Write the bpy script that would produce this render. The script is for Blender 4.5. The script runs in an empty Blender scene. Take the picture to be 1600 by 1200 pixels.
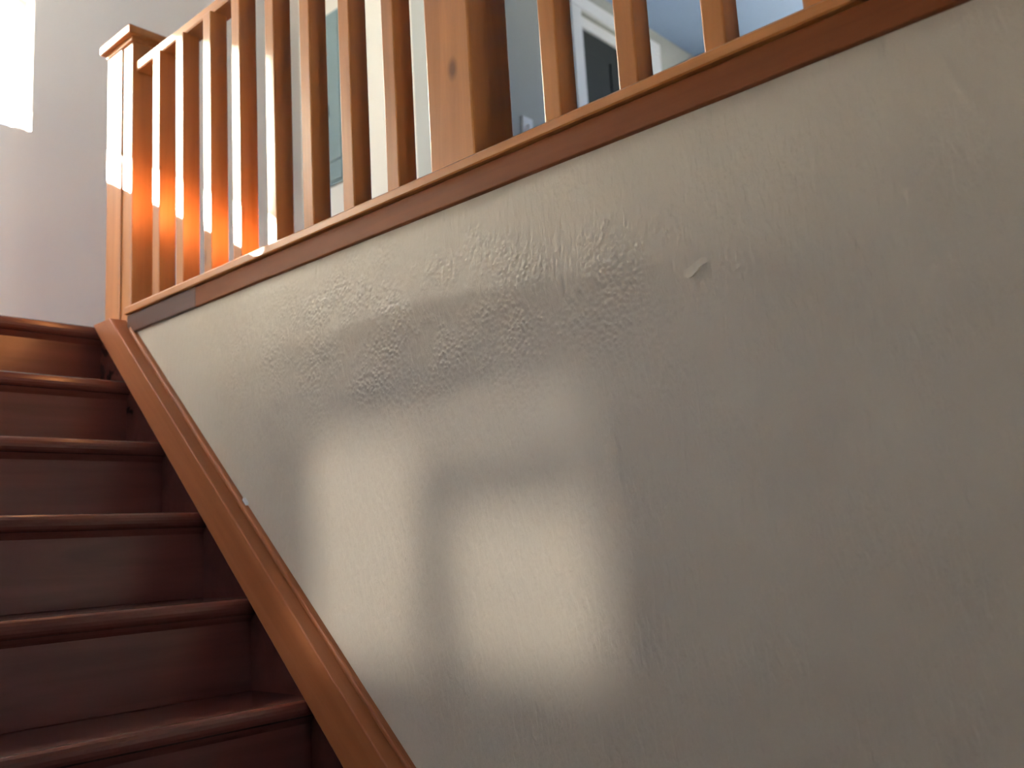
import bpy, bmesh, math, random
import numpy as np
from mathutils import Matrix, Vector

S = 1.2            # metres per drawing unit
ZO = 1.72          # drawing height of the lower floor below the eye
def W(x, y, z): return Vector((x * S, y * S, (z + ZO) * S))

scene = bpy.context.scene
# ------------------------------------------------------------------ camera
F_PX = 1481.55
right = Vector((0.67111873, -0.73902487, -0.05866755))
down = Vector((0.08451125, 0.15488545, -0.9843111))
fwd = Vector((0.73651714, 0.65563155, 0.16640244))
cam_d = bpy.data.cameras.new('camera')
cam = bpy.data.objects.new('camera', cam_d)
scene.collection.objects.link(cam)
m = Matrix.Identity(4)
for r in range(3):
    m[r][0] = right[r]; m[r][1] = -down[r]; m[r][2] = -fwd[r]
m.translation = W(-1, 0, 0)
cam.matrix_world = m
cam_d.sensor_width = 36.0
cam_d.lens = 36.0 * F_PX / 1600.0
cam_d.clip_start = 0.02
cam_d.dof.use_dof = True
cam_d.dof.focus_distance = 1.72
cam_d.dof.aperture_fstop = 3.4
scene.camera = cam

# ------------------------------------------------------------------ sky, sun, exposure
world = bpy.data.worlds.new('sky'); scene.world = world
world.use_nodes = True
bg = world.node_tree.nodes['Background']
bg.inputs[0].default_value = (0.54, 0.70, 1.0, 1)
bg.inputs[1].default_value = 7.5

def aim(o, d):
    o.rotation_euler = Vector(d).to_track_quat('-Z', 'Y').to_euler()
sun_d = bpy.data.lights.new('sun', 'SUN'); sun = bpy.data.objects.new('sun', sun_d)
scene.collection.objects.link(sun)
sun_d.energy = 340.0; sun_d.color = (1.0, 0.90, 0.76); sun_d.angle = math.radians(0.8)
SUN = Vector((1.0, -1.8, -0.968)); aim(sun, SUN)
# added spot lamp outdoors, shining through the added window to make the wall patches
GL = (-7.0, 2.2, 1.6)
gl_d = bpy.data.lights.new('patch_spot', 'SPOT'); gl = bpy.data.objects.new('patch_spot', gl_d)
scene.collection.objects.link(gl)
gl.location = W(*GL); aim(gl, W(0, 1.05, 0.03) - W(*GL))
gl_d.energy = 1650.0; gl_d.color = (1.0, 0.93, 0.84); gl_d.spot_size = math.radians(14); gl_d.spot_blend = 0.3
gl_d.shadow_soft_size = 0.33

vs = scene.view_settings
vs.view_transform = 'Standard'; vs.look = 'None'; vs.exposure = 0.15; vs.gamma = 1.0
vs.use_curve_mapping = False

# ------------------------------------------------------------------ materials
def new_mat(name):
    mt = bpy.data.materials.new(name); mt.use_nodes = True
    nt = mt.node_tree
    return mt, nt, nt.nodes['Principled BSDF']

def wood(name, axis, c1, c2, rough=0.32, knots=True, coat=0.0, scale=1.0, spec=0.5):
    mt, nt, b = new_mat(name); N = nt.nodes.new; L = nt.links.new
    tc = N('ShaderNodeTexCoord'); oi = N('ShaderNodeObjectInfo')
    off = N('ShaderNodeVectorMath'); off.operation = 'ADD'
    mul = N('ShaderNodeMath'); mul.operation = 'MULTIPLY'; mul.inputs[1].default_value = 37.0
    L(oi.outputs['Random'], mul.inputs[0]); L(tc.outputs['Object'], off.inputs[0]); L(mul.outputs[0], off.inputs[1])
    mp = N('ShaderNodeMapping')
    sc = [26.0 * scale] * 3
    if axis == 'skirt': mp.inputs['Rotation'].default_value = (-math.atan(0.97), 0, 0); sc[1] = 1.6
    else: sc['xyz'.index(axis)] = 1.6
    mp2 = N('ShaderNodeMapping'); mp2.inputs['Scale'].default_value = sc
    L(off.outputs[0], mp.inputs[0]); L(mp.outputs[0], mp2.inputs[0])
    n1 = N('ShaderNodeTexNoise'); n1.inputs['Scale'].default_value = 1.0; n1.inputs['Detail'].default_value = 6
    n1.inputs['Roughness'].default_value = 0.6; n1.inputs['Distortion'].default_value = 0.6
    L(mp2.outputs[0], n1.inputs['Vector'])
    cr = N('ShaderNodeValToRGB'); cr.color_ramp.elements[0].position = 0.3; cr.color_ramp.elements[1].position = 0.7
    cr.color_ramp.elements[0].color = (*c1, 1); cr.color_ramp.elements[1].color = (*c2, 1)
    L(n1.outputs[0], cr.inputs[0]); col = cr.outputs[0]
    if knots:
        k = N('ShaderNodeTexVoronoi'); k.inputs['Scale'].default_value = 7.0
        mk = N('ShaderNodeMapping'); ks = [1.0] * 3
        ks['xyz'.index(axis) if axis in 'xyz' else 1] = 0.55; mk.inputs['Scale'].default_value = ks
        L(off.outputs[0], mk.inputs[0]); L(mk.outputs[0], k.inputs['Vector'])
        kr = N('ShaderNodeValToRGB'); kr.color_ramp.elements[0].position = 0.04; kr.color_ramp.elements[1].position = 0.11
        kr.color_ramp.elements[0].color = (0.25, 0.2, 0.18, 1); kr.color_ramp.elements[1].color = (1, 1, 1, 1)
        L(k.outputs['Distance'], kr.inputs[0])
        mx = N('ShaderNodeMix'); mx.data_type = 'RGBA'; mx.blend_type = 'MULTIPLY'; mx.inputs[0].default_value = 0.8
        L(col, mx.inputs[6]); L(kr.outputs[0], mx.inputs[7]); col = mx.outputs[2]
    L(col, b.inputs['Base Color'])
    b.inputs['Roughness'].default_value = rough
    b.inputs['Specular IOR Level'].default_value = spec
    if coat:
        b.inputs['Coat Weight'].default_value = coat; b.inputs['Coat Roughness'].default_value = 0.2
    bp = N('ShaderNodeBump'); bp.inputs['Strength'].default_value = 0.12; bp.inputs['Distance'].default_value = 0.002
    L(n1.outputs[0], bp.inputs['Height']); L(bp.outputs[0], b.inputs['Normal'])
    return mt

def paint(name, col, rough=0.6, bump=0.15, bscale=120.0, metal=0.0):
    mt, nt, b = new_mat(name); N = nt.nodes.new; L = nt.links.new
    tc = N('ShaderNodeTexCoord'); n = N('ShaderNodeTexNoise'); n.inputs['Scale'].default_value = bscale
    n.inputs['Detail'].default_value = 4
    L(tc.outputs['Object'], n.inputs['Vector'])
    bp = N('ShaderNodeBump'); bp.inputs['Strength'].default_value = bump; bp.inputs['Distance'].default_value = 0.002
    L(n.outputs[0], bp.inputs['Height']); L(bp.outputs[0], b.inputs['Normal'])
    n2 = N('ShaderNodeTexNoise'); n2.inputs['Scale'].default_value = 2.5
    L(tc.outputs['Object'], n2.inputs['Vector'])
    cr = N('ShaderNodeValToRGB')
    cr.color_ramp.elements[0].color = tuple(c * 0.95 for c in col) + (1,); cr.color_ramp.elements[1].color = (*col, 1)
    L(n2.outputs[0], cr.inputs[0]); L(cr.outputs[0], b.inputs['Base Color'])
    b.inputs['Roughness'].default_value = rough; b.inputs['Metallic'].default_value = metal
    return mt

def stained_plaster(name):
    """Cream roller-painted plaster with vertical drag marks and a crust of blisters along a damp ridge."""
    mt, nt, b = new_mat(name); N = nt.nodes.new; L = nt.links.new
    tc = N('ShaderNodeTexCoord')
    at = N('ShaderNodeAttribute'); at.attribute_name = 'damp'
    # roller / drag texture
    mp = N('ShaderNodeMapping'); mp.inputs['Scale'].default_value = (90, 110, 30)
    L(tc.outputs['Object'], mp.inputs[0])
    n = N('ShaderNodeTexNoise'); n.inputs['Scale'].default_value = 1.0; n.inputs['Detail'].default_value = 5
    n.inputs['Roughness'].default_value = 0.55; n.inputs['Distortion'].default_value = 0.4
    L(mp.outputs[0], n.inputs['Vector'])
    # blister crust
    v = N('ShaderNodeTexVoronoi'); v.inputs['Scale'].default_value = 125.0; v.feature = 'SMOOTH_F1'
    L(tc.outputs['Object'], v.inputs['Vector'])
    nb = N('ShaderNodeTexNoise'); nb.inputs['Scale'].default_value = 9.0; nb.inputs['Detail'].default_value = 3
    L(tc.outputs['Object'], nb.inputs['Vector'])
    br = N('ShaderNodeMapRange'); br.inputs[1].default_value = 0.40; br.inputs[2].default_value = 0.66
    L(nb.outputs[0], br.inputs[0])
    mm = N('ShaderNodeMath'); mm.operation = 'MULTIPLY'; L(br.outputs[0], mm.inputs[0]); L(at.outputs['Fac'], mm.inputs[1])
    inv = N('ShaderNodeMath'); inv.operation = 'SUBTRACT'; inv.inputs[0].default_value = 1.0
    L(v.outputs['Distance'], inv.inputs[1])
    hb = N('ShaderNodeMath'); hb.operation = 'MULTIPLY'; L(inv.outputs[0], hb.inputs[0]); L(mm.outputs[0], hb.inputs[1])
    hb2 = N('ShaderNodeMath'); hb2.operation = 'MULTIPLY'; hb2.inputs[1].default_value = 2.2; L(hb.outputs[0], hb2.inputs[0])
    ad = N('ShaderNodeMath'); ad.operation = 'ADD'; L(n.outputs[0], ad.inputs[0]); L(hb2.outputs[0], ad.inputs[1])
    bp = N('ShaderNodeBump'); bp.inputs['Strength'].default_value = 0.55; bp.inputs['Distance'].default_value = 0.0055
    L(ad.outputs[0], bp.inputs['Height']); L(bp.outputs[0], b.inputs['Normal'])
    # colour: cream with faint brown and olive stains
    n2 = N('ShaderNodeTexNoise'); n2.inputs['Scale'].default_value = 3.2; n2.inputs['Detail'].default_value = 5
    L(tc.outputs['Object'], n2.inputs['Vector'])
    cr = N('ShaderNodeValToRGB'); e = cr.color_ramp.elements
    e[0].position = 0.3; e[0].color = (0.53, 0.458, 0.37, 1); e[1].position = 0.68; e[1].color = (0.565, 0.497, 0.405, 1)
    L(n2.outputs[0], cr.inputs[0])
    mx = N('ShaderNodeMix'); mx.data_type = 'RGBA'
    df = N('ShaderNodeMath'); df.operation = 'MULTIPLY'; df.inputs[1].default_value = 0.35
    L(at.outputs['Fac'], df.inputs[0]); L(df.outputs[0], mx.inputs[0])
    L(cr.outputs[0], mx.inputs[6]); mx.inputs[7].default_value = (0.49, 0.41, 0.32, 1)
    L(mx.outputs[2], b.inputs['Base Color'])
    b.inputs['Roughness'].default_value = 0.5
    b.inputs['Specular IOR Level'].default_value = 0.4
    return mt

def glass(name):
    mt, nt, b = new_mat(name); N = nt.nodes.new; L = nt.links.new
    nt.nodes.remove(b)
    tr = N('ShaderNodeBsdfTransparent'); tr.inputs[0].default_value = (0.97, 0.98, 0.98, 1)
    gl_ = N('ShaderNodeBsdfGlossy'); gl_.inputs['Roughness'].default_value = 0.02
    fr = N('ShaderNodeFresnel'); fr.inputs[0].default_value = 1.3
    mx = N('ShaderNodeMixShader'); L(fr.outputs[0], mx.inputs[0]); L(tr.outputs[0], mx.inputs[1]); L(gl_.outputs[0], mx.inputs[2])
    L(mx.outputs[0], nt.nodes['Material Output'].inputs[0])
    return mt

def sheer(name):
    mt, nt, b = new_mat(name); N = nt.nodes.new; L = nt.links.new
    nt.nodes.remove(b)
    tr = N('ShaderNodeBsdfTransparent'); tr.inputs[0].default_value = (0.95, 0.95, 0.92, 1)
    tl = N('ShaderNodeBsdfTranslucent'); tl.inputs[0].default_value = (0.85, 0.84, 0.80, 1)
    mx = N('ShaderNodeMixShader'); mx.inputs[0].default_value = 0.86
    L(tr.outputs[0], mx.inputs[1]); L(tl.outputs[0], mx.inputs[2]); L(mx.outputs[0], nt.nodes['Material Output'].inputs[0])
    return mt
M_sun_filter = sheer('sun_filter_sheer')
OA, OB = (0.35, 0.130, 0.038), (0.46, 0.190, 0.060)
M_bal = wood('varnished_pine_upright', 'z', OA, OB, 0.30)
M_rail = wood('varnished_pine_rail', 'y', OA, OB, 0.34, knots=False)
M_fascia = wood('red_brown_pine_fascia', 'y', (0.145, 0.042, 0.013), (0.20, 0.062, 0.020), 0.5, knots=False, spec=0.15)
M_skirt = wood('varnished_pine_skirt', 'skirt', (0.26, 0.082, 0.028), (0.34, 0.115, 0.044), 0.42, knots=False, spec=0.3)
M_fshade = wood('shade_darkened_pine', 'y', (0.06, 0.024, 0.016), (0.085, 0.035, 0.022), 0.34, knots=False)  # shadow at the end of the fascia, painted into the wood colour
M_tread = wood('dark_mahogany', 'x', (0.078, 0.023, 0.018), (0.112, 0.034, 0.026), 0.24, knots=False, scale=0.7)
M_plaster = stained_plaster('stained_plaster')
M_cream = paint('cream_wall_paint', (0.78, 0.73, 0.61), 0.65, 0.12, 90)
M_warm = paint('warm_white_wall_paint', (0.89, 0.79, 0.69), 0.6, 0.12, 90)
M_beige = paint('beige_wall_paint', (0.50, 0.45, 0.38), 0.65, 0.12, 90)
M_grey = paint('pale_grey_wall_paint', (0.38, 0.385, 0.35), 0.65, 0.12, 90)
M_ceil = paint('sky_tinted_ceiling_paint', (0.23, 0.32, 0.47), 0.7, 0.1, 90)  # blue of the sky light is put into the ceiling colour
M_white = paint('white_gloss_paint', (0.80, 0.80, 0.80), 0.35, 0.05, 40)
M_door = paint('dark_green_door_paint', (0.008, 0.013, 0.012), 0.8, 0.05, 40)
M_panel = paint('teal_grey_enamel', (0.19, 0.26, 0.26), 0.38, 0.03, 60)
M_dark = paint('black_plastic', (0.02, 0.022, 0.022), 0.45, 0.02, 60)
M_floor = wood('dark_oak_floor', 'y', (0.42, 0.22, 0.11), (0.54, 0.31, 0.17), 0.35, knots=False)
M_carpet = paint('blue_grey_carpet', (0.07, 0.10, 0.16), 0.95, 0.6, 300)  # unseen floor; blue picked so that its bounce tints the ceiling
M_ground = paint('outdoor_ground', (0.36, 0.37, 0.36), 0.9, 0.3, 5)
M_glass = glass('clear_glass')

# ------------------------------------------------------------------ mesh helpers
def add_box(bm, x0, x1, y0, y1, z0, z1, bev=0.0, seg=2):
    vsn = [bm.verts.new(W(x, y, z)) for x in (x0, x1) for y in (y0, y1) for z in (z0, z1)]
    q = [(0, 1, 3, 2), (4, 6, 7, 5), (0, 4, 5, 1), (2, 3, 7, 6), (0, 2, 6, 4), (1, 5, 7, 3)]
    fs = [bm.faces.new([vsn[i] for i in f]) for f in q]
    if bev:
        es = list({e for f in fs for e in f.edges})
        bmesh.ops.bevel(bm, geom=es, offset=bev * S, segments=seg, profile=0.5, affect='EDGES')

def add_prism(bm, prof, x0, x1):
    """profile in (y, z), extruded along x"""
    a = [bm.verts.new(W(x0, y, z)) for y, z in prof]; b = [bm.verts.new(W(x1, y, z)) for y, z in prof]
    n = len(prof)
    bm.faces.new(a); bm.faces.new(b[::-1])
    for i in range(n): bm.faces.new([a[i], b[i], b[(i + 1) % n], a[(i + 1) % n]])

def add_prism_y(bm, prof, y0, y1):
    """profile in (x, z), extruded along y"""
    a = [bm.verts.new(W(x, y0, z)) for x, z in prof]; b = [bm.verts.new(W(x, y1, z)) for x, z in prof]
    n = len(prof)
    bm.faces.new(a); bm.faces.new(b[::-1])
    for i in range(n): bm.faces.new([a[i], b[i], b[(i + 1) % n], a[(i + 1) % n]])

def obj(name, bm, mat, parent=None, origin=None, smooth=False):
    """link a bmesh as one object; its origin goes to `origin` (world) or the centre of its bounds"""
    bmesh.ops.recalc_face_normals(bm, faces=bm.faces[:])
    co = [v.co.copy() for v in bm.verts]
    if origin is None:
        lo = Vector(min(c[i] for c in co) for i in range(3)); hi = Vector(max(c[i] for c in co) for i in range(3))
        origin = Vector(((lo.x + hi.x) / 2, (lo.y + hi.y) / 2, lo.z))
    for v in bm.verts: v.co -= origin
    me = bpy.data.meshes.new(name); bm.to_mesh(me); bm.free()
    if smooth:
        for p in me.polygons: p.use_smooth = True
    me.materials.append(mat)
    o = bpy.data.objects.new(name, me); scene.collection.objects.link(o)
    if parent:
        o.parent = parent; o.location = origin - parent.location
    else: o.location = origin
    return o

def boxobj(name, b, mat, parent=None, bev=0.0, seg=2):
    bm = bmesh.new(); add_box(bm, *b, bev=bev, seg=seg); return obj(name, bm, mat, parent)

def struct(o): o['kind'] = 'structure'; return o
def thing(name, label, cat, loc):
    o = bpy.data.objects.new(name, None); scene.collection.objects.link(o)
    o.location = W(*loc); o.empty_display_size = 0.1
    o['label'] = label; o['category'] = cat
    return o

def wall_with_hole(name, axis, c0, c1, u0, u1, z0, z1, hole, mat):
    """solid wall; axis 'x' = faces x (u is y), axis 'y' = faces y (u is x)"""
    bm = bmesh.new(); h0, h1, hz0, hz1 = hole
    for a, b, p, q in ((u0, h0, z0, z1), (h1, u1, z0, z1), (h0, h1, z0, hz0), (h0, h1, hz1, z1)):
        if b - a < 1e-6 or q - p < 1e-6: continue
        if axis == 'x': add_box(bm, c0, c1, a, b, p, q)
        else: add_box(bm, a, b, c0, c1, p, q)
    return struct(obj(name, bm, mat))

def window(name, axis, c0, c1, hole, bars=(), fr=0.025, mat=None):
    """window set in a wall: frame and muntin bars, each pane a child"""
    h0, h1, z0, z1 = hole; cm = (c0 + c1) / 2; d = 0.018
    mat = mat or M_white
    bm = bmesh.new()
    def bar(a, b, p, q):
        if axis == 'x': add_box(bm, cm - d, cm + d, a, b, p, q, 0.004)
        else: add_box(bm, a, b, cm - d, cm + d, p, q, 0.004)
    bar(h0, h0 + fr, z0, z1); bar(h1 - fr, h1, z0, z1)
    bar(h0 + fr, h1 - fr, z0, z0 + fr); bar(h0 + fr, h1 - fr, z1 - fr, z1)
    for b in bars: bar(*b)
    o = struct(obj(name, bm, mat))
    bm = bmesh.new()
    if axis == 'x': add_box(bm, cm - 0.003, cm + 0.003, h0 + fr / 2, h1 - fr / 2, z0 + fr / 2, z1 - fr / 2)
    else: add_box(bm, h0 + fr / 2, h1 - fr / 2, cm - 0.003, cm + 0.003, z0 + fr / 2, z1 - fr / 2)
    obj('pane', bm, M_glass, o)
    return o

# ------------------------------------------------------------------ the shell
FL, UP, CE = -1.72, 0.565, 2.473      # lower floor, landing / upper floor, ceiling
XL, XE, YB, YE = -1.30, 3.9, -2.6, 3.10
XC, YD = 1.25, 2.30                   # cream hall wall, wall with the dark door
T = 0.15

struct(boxobj('floor', (XL - T, XE + T, YB - T, YE + T, FL - 0.1, FL), M_floor))
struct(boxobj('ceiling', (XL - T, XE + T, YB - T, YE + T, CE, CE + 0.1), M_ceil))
# upper floor right of the stairwell and the landing at the stair head
struct(boxobj('floor_upper', (0.09, XE, YB, YE, UP - 0.12, UP), M_carpet))
struct(boxobj('floor_landing', (XL, 0.09, 2.19, YE, UP - 0.12, UP), M_floor))

W1 = (-0.985, 0.17, 1.437, 1.93)
wall_with_hole('wall_back', 'y', YE, YE + T, XL - T, XC + 0.3, FL, CE, W1, M_warm)
w1 = window('window_1', 'y', YE + 0.05, YE + T, W1)
boxobj('added_sun_blind', (W1[0] + 0.01, W1[1] - 0.004, YE + 0.062, YE + 0.064, 1.548, W1[3]), M_sun_filter, w1)  # blind added to weaken the sun above a narrow band
boxobj('added_blind_bar', (W1[0] + 0.01, W1[1] - 0.004, YE + 0.058, YE + 0.068, 1.540, 1.550), M_white, w1, 0.002)

# left wall; its unseen window is added, bars placed to shape the light patches
GP = Vector(GL)
def thru(y, z, x=XL - T / 2):
    k = (0 - x) / (0 - GL[0])
    return y + (GL[1] - y) * k, z + (GL[2] - z) * k
pa0 = thru(0.735, -0.195); pa1 = thru(1.385, 0.212)
W2 = (pa0[0], pa1[0], pa0[1], pa1[1])
mv0, mv1 = thru(1.035, 0)[0], thru(1.10, 0)[0]
mh0, mh1 = thru(0, 0.06)[1], thru(0, 0.150)[1]
wall_with_hole('wall_left', 'x', XL - T, XL, YB - T, 2.2, FL, CE, W2, M_beige)
W5 = (2.27, 3.06, 0.82, 2.43)
wall_with_hole('wall_landing', 'x', XL - T, XL, 2.2, YE + T, FL, CE, W5, M_cream)
window('added_window_5', 'x', XL - T, XL, W5)  # unseen window added to brighten the landing walls
struct(boxobj('wall_sun_block', (-3.4, XL - T, YE + T, YE + T + 0.12, FL, 3.2), M_cream))  # unseen outdoor wall added to keep the sun off the landing window
window('added_window_2', 'x', XL - T, XL, W2, bars=((mv0, mv1, W2[2] + 0.01, mh1), (W2[0] + 0.01, mv0, mh0, mh1)), fr=0.012)

# front wall behind the viewer and far hall wall, unseen windows added for light
W3 = (-1.15, -0.5, -0.7, 0.5)
wall_with_hole('wall_front', 'y', YB - T, YB, XL - T, XE + T, FL, CE, W3, M_beige)
window('added_window_3', 'y', YB - T, YB, W3)
W4 = (0.3, 1.9, 1.25, 2.2)
wall_with_hole('wall_right', 'x', XE, XE + T, YB - T, YE + T, FL, CE, W4, M_grey)
window('added_window_4', 'x', XE, XE + T, W4)

# cream hall wall (faces the stairwell) and the wall with the dark door
struct(boxobj('wall_hall', (XC, XC + 0.1, YD + 0.1, YE, UP, CE), M_cream))
D = (2.178, 2.712, UP, 2.335)
wall_with_hole('wall_door', 'y', YD, YD + 0.1, XC, XE, UP, CE, D, M_grey)
struct(boxobj('ground', (-30, 30, -30, 30, FL - 0.3, FL - 0.2), M_ground))

# stained wall under the landing: front face is a fine grid with a real damp bulge
def vnoise(y, z, f, seed):
    rng = np.random.RandomState(seed); g = rng.rand(64, 64)
    a = y * f; b = z * f; ia = np.floor(a).astype(int); ib = np.floor(b).astype(int)
    fa = a - ia; fb = b - ib; fa = fa * fa * (3 - 2 * fa); fb = fb * fb * (3 - 2 * fb)
    G = lambda i, j: g[i % 64, j % 64]
    return (G(ia, ib) * (1 - fa) + G(ia + 1, ib) * fa) * (1 - fb) + (G(ia, ib + 1) * (1 - fa) + G(ia + 1, ib + 1) * fa) * fb - 0.5
ys = np.concatenate([np.linspace(YB, 0.0, 20, endpoint=False), np.linspace(0.0, 2.0, 260, endpoint=False), np.linspace(2.0, 2.22, 6)])
zs = np.concatenate([np.linspace(FL, -0.5, 12, endpoint=False), np.linspace(-0.5, 0.545, 150)])
Yg, Zg = np.meshgrid(ys, zs, indexing='ij')
zr = np.interp(Yg, [0.2, 0.40, 0.56, 0.66, 0.78, 0.93, 1.08, 1.25, 1.43, 1.7], [0.29, 0.31, 0.338, 0.356, 0.362, 0.375, 0.383, 0.384, 0.377, 0.36]) + 0.012 * vnoise(Yg, Yg * 0, 5, 3)
along = np.clip(1 - ((Yg - 1.02) / 0.62) ** 2, 0, 1)
dz = Zg - zr
up_side = np.exp(-np.clip(dz, 0, None) / 0.075) * 1.0
dn_side = np.exp(-(np.clip(dz, None, 0) / 0.035) ** 2)
ridge = np.where(dz > 0, up_side, dn_side) * along
bulge = np.exp(-((Yg - 1.15) / 0.40) ** 2 - ((Zg - 0.34) / 0.16) ** 2)
H = 0.0085 * ridge + 0.006 * bulge + 0.006 * vnoise(Yg, Zg, 4, 5) + 0.0025 * vnoise(Yg, Zg, 14, 8)
edge = np.clip((0.545 - Zg) / 0.05, 0, 1) * np.clip((-(0.953 * Yg - 1.408) + Zg) / 0.08, 0, 1)
H = H * edge
damp = np.clip(np.exp(-((Zg - 0.36) / 0.12) ** 2) * np.exp(-((Yg - 1.05) / 0.45) ** 2) * 1.15, 0, 1)
ny, nz = Yg.shape
verts = [tuple(W(-h, y, z)) for y, z, h in zip(Yg.ravel(), Zg.ravel(), H.ravel())]
faces = [(i * nz + j, i * nz + j + 1, (i + 1) * nz + j + 1, (i + 1) * nz + j) for i in range(ny - 1) for j in range(nz - 1)]
nv = len(verts)
back = [W(0.09, YB, FL), W(0.09, YB, 0.545), W(0.09, 2.22, 0.545), W(0.09, 2.22, FL)]
verts += [tuple(b) for b in back]
c00, c01, c11, c10 = 0, nz - 1, ny * nz - 1, (ny - 1) * nz
faces += [(nv, nv + 3, nv + 2, nv + 1), (c01, nv + 1, nv + 2, c11), (c10, c11, nv + 2, nv + 3), (c00, nv, nv + 1, c01)]
me = bpy.data.meshes.new('wall_stairwell'); me.from_pydata(verts, [], faces); me.validate()
at = me.attributes.new('damp', 'FLOAT', 'POINT')
at.data.foreach_set('value', np.concatenate([damp.ravel(), np.zeros(4)]).astype(np.float32))
for p in me.polygons[:(ny - 1) * (nz - 1)]: p.use_smooth = True
me.materials.append(M_plaster)
stair_wall = bpy.data.objects.new('wall_stairwell', me); scene.collection.objects.link(stair_wall)
struct(stair_wall)
# a curled flake of paint lifting off the plaster
def flake(y0, z0, w, h, lift):
    bm = bmesh.new(); n = 6; rows = []
    for i in range(n + 1):
        t = i / n; y = y0 + w * (t - 0.5); hh = h * (0.35 + 0.65 * math.sin(math.pi * (0.15 + 0.75 * t)))
        zc = z0 - 0.010 * t + 0.004 * math.sin(6 * t)
        rows.append([bm.verts.new(W(-0.0035 - lift * a * math.sin(math.pi * t), y, zc + hh * b)) for a, b in ((0.0, 0.5), (0.35, 0.1), (1.0, -0.5))]
                    + [bm.verts.new(W(0.002, y, zc + hh * b)) for b in (-0.45, 0.5)])
    k = 5
    for i in range(n):
        for j in range(k):
            bm.faces.new([rows[i][j], rows[i + 1][j], rows[i + 1][(j + 1) % k], rows[i][(j + 1) % k]])
    bm.faces.new(rows[0]); bm.faces.new(rows[-1][::-1])
    return obj('paint_flake', bm, M_plaster, stair_wall)
bm = bmesh.new()
add_prism(bm, [(1.572, 0.096), (1.584, 0.108), (1.580, 0.116), (1.570, 0.106)], -0.006, 0.002)
obj('paint_chip', bm, M_white, stair_wall)
flake(0.572, 0.330, 0.040, 0.020, 0.003)

# ------------------------------------------------------------------ staircase
st = thing('staircase', 'dark reddish brown varnished wooden staircase climbing to the landing', 'staircase', (-0.65, 1.2, FL))
nos = [(2.144, 0.558), (2.012, 0.409), (1.851, 0.254), (1.688, 0.098), (1.524, -0.067), (1.348, -0.231)]
while nos[-1][1] - 0.165 > FL + 0.05: nos.append((nos[-1][0] - 0.168, nos[-1][1] - 0.1655))
TH, OV = 0.030, 0.024
for i, (y, z) in enumerate(nos):
    yb = (nos[i - 1][0] + OV + 0.02) if i else 2.165
    r = TH / 2
    prof = [(yb, z), (yb, z - TH)] + [(y + r - r * math.sin(a), z - r - r * math.cos(a)) for a in np.linspace(0, math.pi, 9)]
    bm = bmesh.new(); add_prism(bm, prof, XL + 0.004, -0.010); obj('tread', bm, M_tread, st)
    zb = (nos[i + 1][1] if i + 1 < len(nos) else FL)
    bm = bmesh.new(); add_box(bm, XL + 0.004, -0.010, y + OV, y + OV + 0.018, zb, z - TH, 0.001, 1); obj('riser', bm, M_tread, st)
    bm = bmesh.new()   # small cove under the nosing
    add_prism(bm, [(y + OV, z - TH), (y + OV - 0.010, z - TH), (y + OV - 0.006, z - TH - 0.006), (y + OV, z - TH - 0.012)], XL + 0.004, -0.010)
    obj('cove_strip', bm, M_tread, st)

bm = bmesh.new()
add_prism(bm, [(0.02, 0.9897 * 0.02 - 1.5745 - 0.26), (2.188, 0.33), (2.188, 0.525), (2.140, 0.535), (0.02, 0.9897 * 0.02 - 1.5745)], -0.012, -0.0005)
obj('inner_string', bm, M_tread, st)

# skirt board: main board with its broad top face, a small cap bead at the wall
sk = thing('skirt_board', 'sloping orange varnished skirt board running up between the stair treads and the stained wall', 'skirt board', (-0.02, 1.2, -0.5))
top = lambda y: 0.953 * y - 1.408
bot = lambda y: 0.9897 * y - 1.5745 + 0.006
ylo, zc = 0.02, 0.560
prof = [(ylo, bot(ylo)), ((zc + 1.5745 - 0.006) / 0.9897, zc), ((zc + 1.408) / 0.953, zc), (ylo, top(ylo))]
bm = bmesh.new(); add_prism(bm, prof, -0.040, -0.0005)
bmesh.ops.bevel(bm, geom=bm.edges[:], offset=0.003, segments=2, profile=0.5, affect='EDGES'); obj('board', bm, M_skirt, sk)
bm = bmesh.new(); y1 = 2.03
add_prism(bm, [(ylo, top(ylo) - 0.004), (y1, top(y1) - 0.004), (y1, top(y1) + 0.012), (ylo, top(ylo) + 0.012)], -0.012, 0.003)
bmesh.ops.bevel(bm, geom=bm.edges[:], offset=0.005, segments=2, profile=0.5, affect='EDGES'); obj('cap_bead', bm, M_skirt, sk)

# ------------------------------------------------------------------ balustrade
ba = thing('balustrade', 'orange pine balustrade with square balusters guarding the landing edge above the stained wall', 'balustrade', (0.03, 1.0, 0.545))
CAPZ = 0.585
YEND = -0.55
bm = bmesh.new()   # base rail: rounded nosing, x-z profile
add_prism_y(bm, [(0.085, 0.566), (-0.014, 0.566), (-0.016, 0.568), (-0.015, 0.581), (-0.011, CAPZ), (0.085, CAPZ)], YEND, 2.045)
obj('base_rail', bm, M_rail, ba)
bm = bmesh.new()   # fascia board below it, with a small bead along its top
add_box(bm, -0.009, 0.088, YEND, 1.745, 0.522, 0.564, 0.002)
add_box(bm, 0.000, 0.085, YEND, 1.745, 0.561, 0.567)
obj('fascia', bm, M_fascia, ba)
o = boxobj('fascia_shaded_end', (-0.0085, 0.088, 1.745, 2.045, 0.522, 0.566), M_fshade, ba, 0.002); o['label'] = 'end of the fascia beside the newel post with shadow put into its colour'
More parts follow.
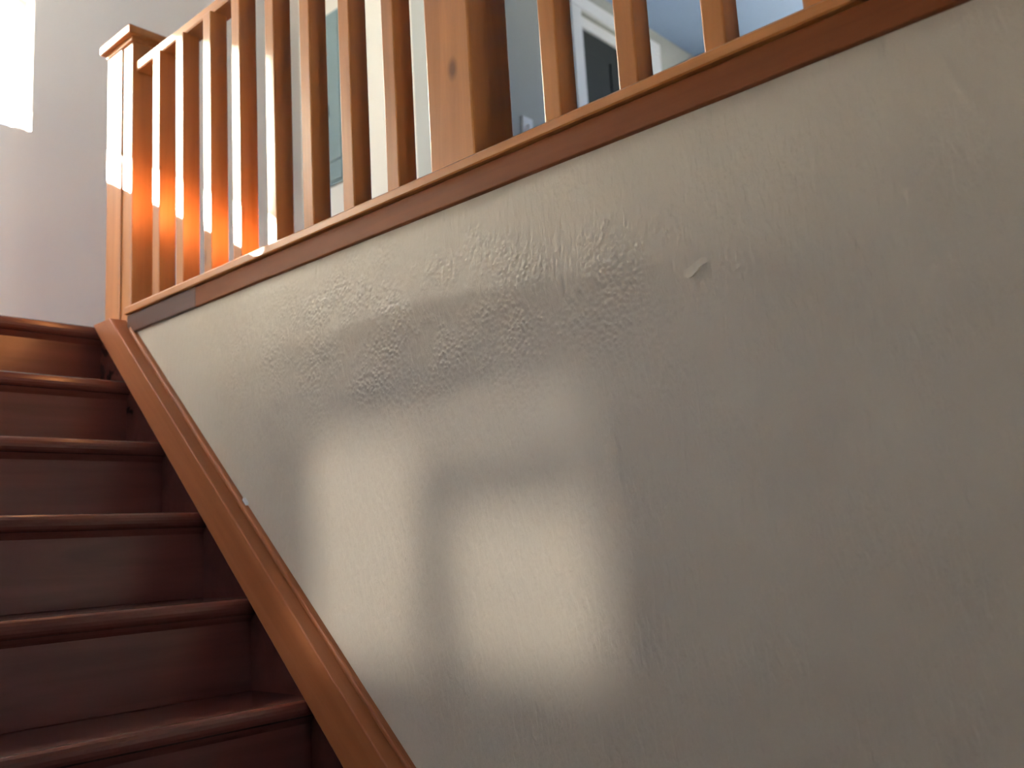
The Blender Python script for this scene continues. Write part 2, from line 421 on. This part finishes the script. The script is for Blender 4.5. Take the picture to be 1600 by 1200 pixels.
# handrail
RB, RT = 1.172, 1.201
def handrail(y0, y1):
    bm = bmesh.new()
    add_prism_y(bm, [(0.010, RB), (0.050, RB), (0.054, RB + 0.006), (0.054, RT - 0.008), (0.046, RT), (0.018, RT), (0.008, RT - 0.007), (0.008, RB + 0.004)], y0, y1)
    obj('handrail', bm, M_rail, ba)
handrail(1.037, 2.043); handrail(YEND, 0.937)
# newel posts
def newel(x0, x1, y0, y1, zb, zt):
    n = boxobj('newel_post', (x0, x1, y0, y1, zb, zt), M_bal, ba, 0.004)
    e = 0.018
    bm = bmesh.new(); add_box(bm, x0 - e, x1 + e, y0 - e, y1 + e, zt, zt + 0.022, 0.003)
    obj('post_cap', bm, M_rail, ba)
    bm = bmesh.new()
    add_box(bm, x0 - 0.006, x1 + 0.006, y0 - 0.006, y1 + 0.006, zt - 0.012, zt, 0.002); obj('cap_moulding', bm, M_bal, ba)
newel(0.0, 0.10, 2.045, 2.165, 0.530, 1.258)
newel(0.0, 0.094, 0.937, 1.037, CAPZ, 1.36)
# the plain face board on the stair side of the first newel, down to the skirt
boxobj('face_board', (-0.004, 0.002, 2.092, 2.166, 0.561, 1.244), M_bal, ba, 0.002)
# balusters: one mesh, copied
first = None
for y in [1.915, 1.810, 1.695, 1.583, 1.462, 1.347, 1.230, 1.112, 0.767, 0.636, 0.505, 0.374, 0.258, 0.135, 0.012, -0.11, -0.23, -0.35, -0.47]:
    if first is None:
        first = boxobj('baluster', (0.0, 0.041, y, y + 0.031, CAPZ, RB), M_bal, ba, 0.0025); y00 = y
    else:
        c = first.copy(); scene.collection.objects.link(c); c.parent = ba
        c.location = first.location + Vector((0, (y - y00) * S, 0))

# ------------------------------------------------------------------ dark door in the hall
dr = struct(boxobj('door_1', (D[0] + 0.004, D[1] - 0.004, YD + 0.040, YD + 0.075, UP + 0.01, D[3] - 0.03), M_door, None, 0.003))
for (a, b, p, q) in ((0.06, 0.23, 0.15, 0.75), (0.27, 0.44, 0.15, 0.75), (0.06, 0.23, 0.85, 1.62), (0.27, 0.44, 0.85, 1.62)):
    bm = bmesh.new(); add_box(bm, D[0] + a, D[0] + b, YD + 0.034, YD + 0.042, UP + p, UP + q, 0.003); obj('door_panel', bm, M_door, dr)
boxobj('jamb_casing', (D[0] - 0.07, D[0], YD - 0.016, YD, UP, D[3]), M_white, dr, 0.003)
boxobj('jamb_casing', (D[1], D[1] + 0.105, YD - 0.016, YD, UP, D[3]), M_white, dr, 0.003)
boxobj('head_casing', (D[0] - 0.07, D[1] + 0.105, YD - 0.018, YD, D[3], D[3] + 0.062), M_white, dr, 0.003)
boxobj('head_stop', (D[0], D[1], YD + 0.022, YD + 0.040, D[3] - 0.050, D[3]), M_white, dr, 0.002)
struct(boxobj('wall_closet', (D[0] - 0.1, D[1] + 0.1, YD + 0.1, YD + 0.14, UP, CE), M_door))

# ------------------------------------------------------------------ breaker panel on the cream wall
bp_ = thing('breaker_panel', 'teal grey metal panel box on the cream hall wall beyond the balusters', 'panel box', (XC, 2.93, 1.452))
boxobj('box', (XC - 0.016, XC, 2.805, 3.055, 1.452, 2.19), M_panel, bp_, 0.003)
boxobj('panel_door', (XC - 0.024, XC - 0.016, 2.812, 3.048, 1.545, 2.17), M_panel, bp_, 0.002)
boxobj('lower_cover', (XC - 0.023, XC - 0.016, 2.812, 3.048, 1.462, 1.536), M_panel, bp_, 0.002)
boxobj('latch', (XC - 0.034, XC - 0.024, 2.880, 2.898, 1.735, 1.785), M_dark, bp_, 0.003)

# ------------------------------------------------------------------ light switch beside the door
sw = thing('light_switch', 'white light switch plate on the grey hall wall left of the dark door', 'switch', (1.765, YD, 1.63))
boxobj('plate', (1.735, 1.797, YD - 0.008, YD, 1.590, 1.690), M_white, sw, 0.003)
boxobj('toggle', (1.758, 1.774, YD - 0.018, YD - 0.008, 1.625, 1.655), M_white, sw, 0.002)
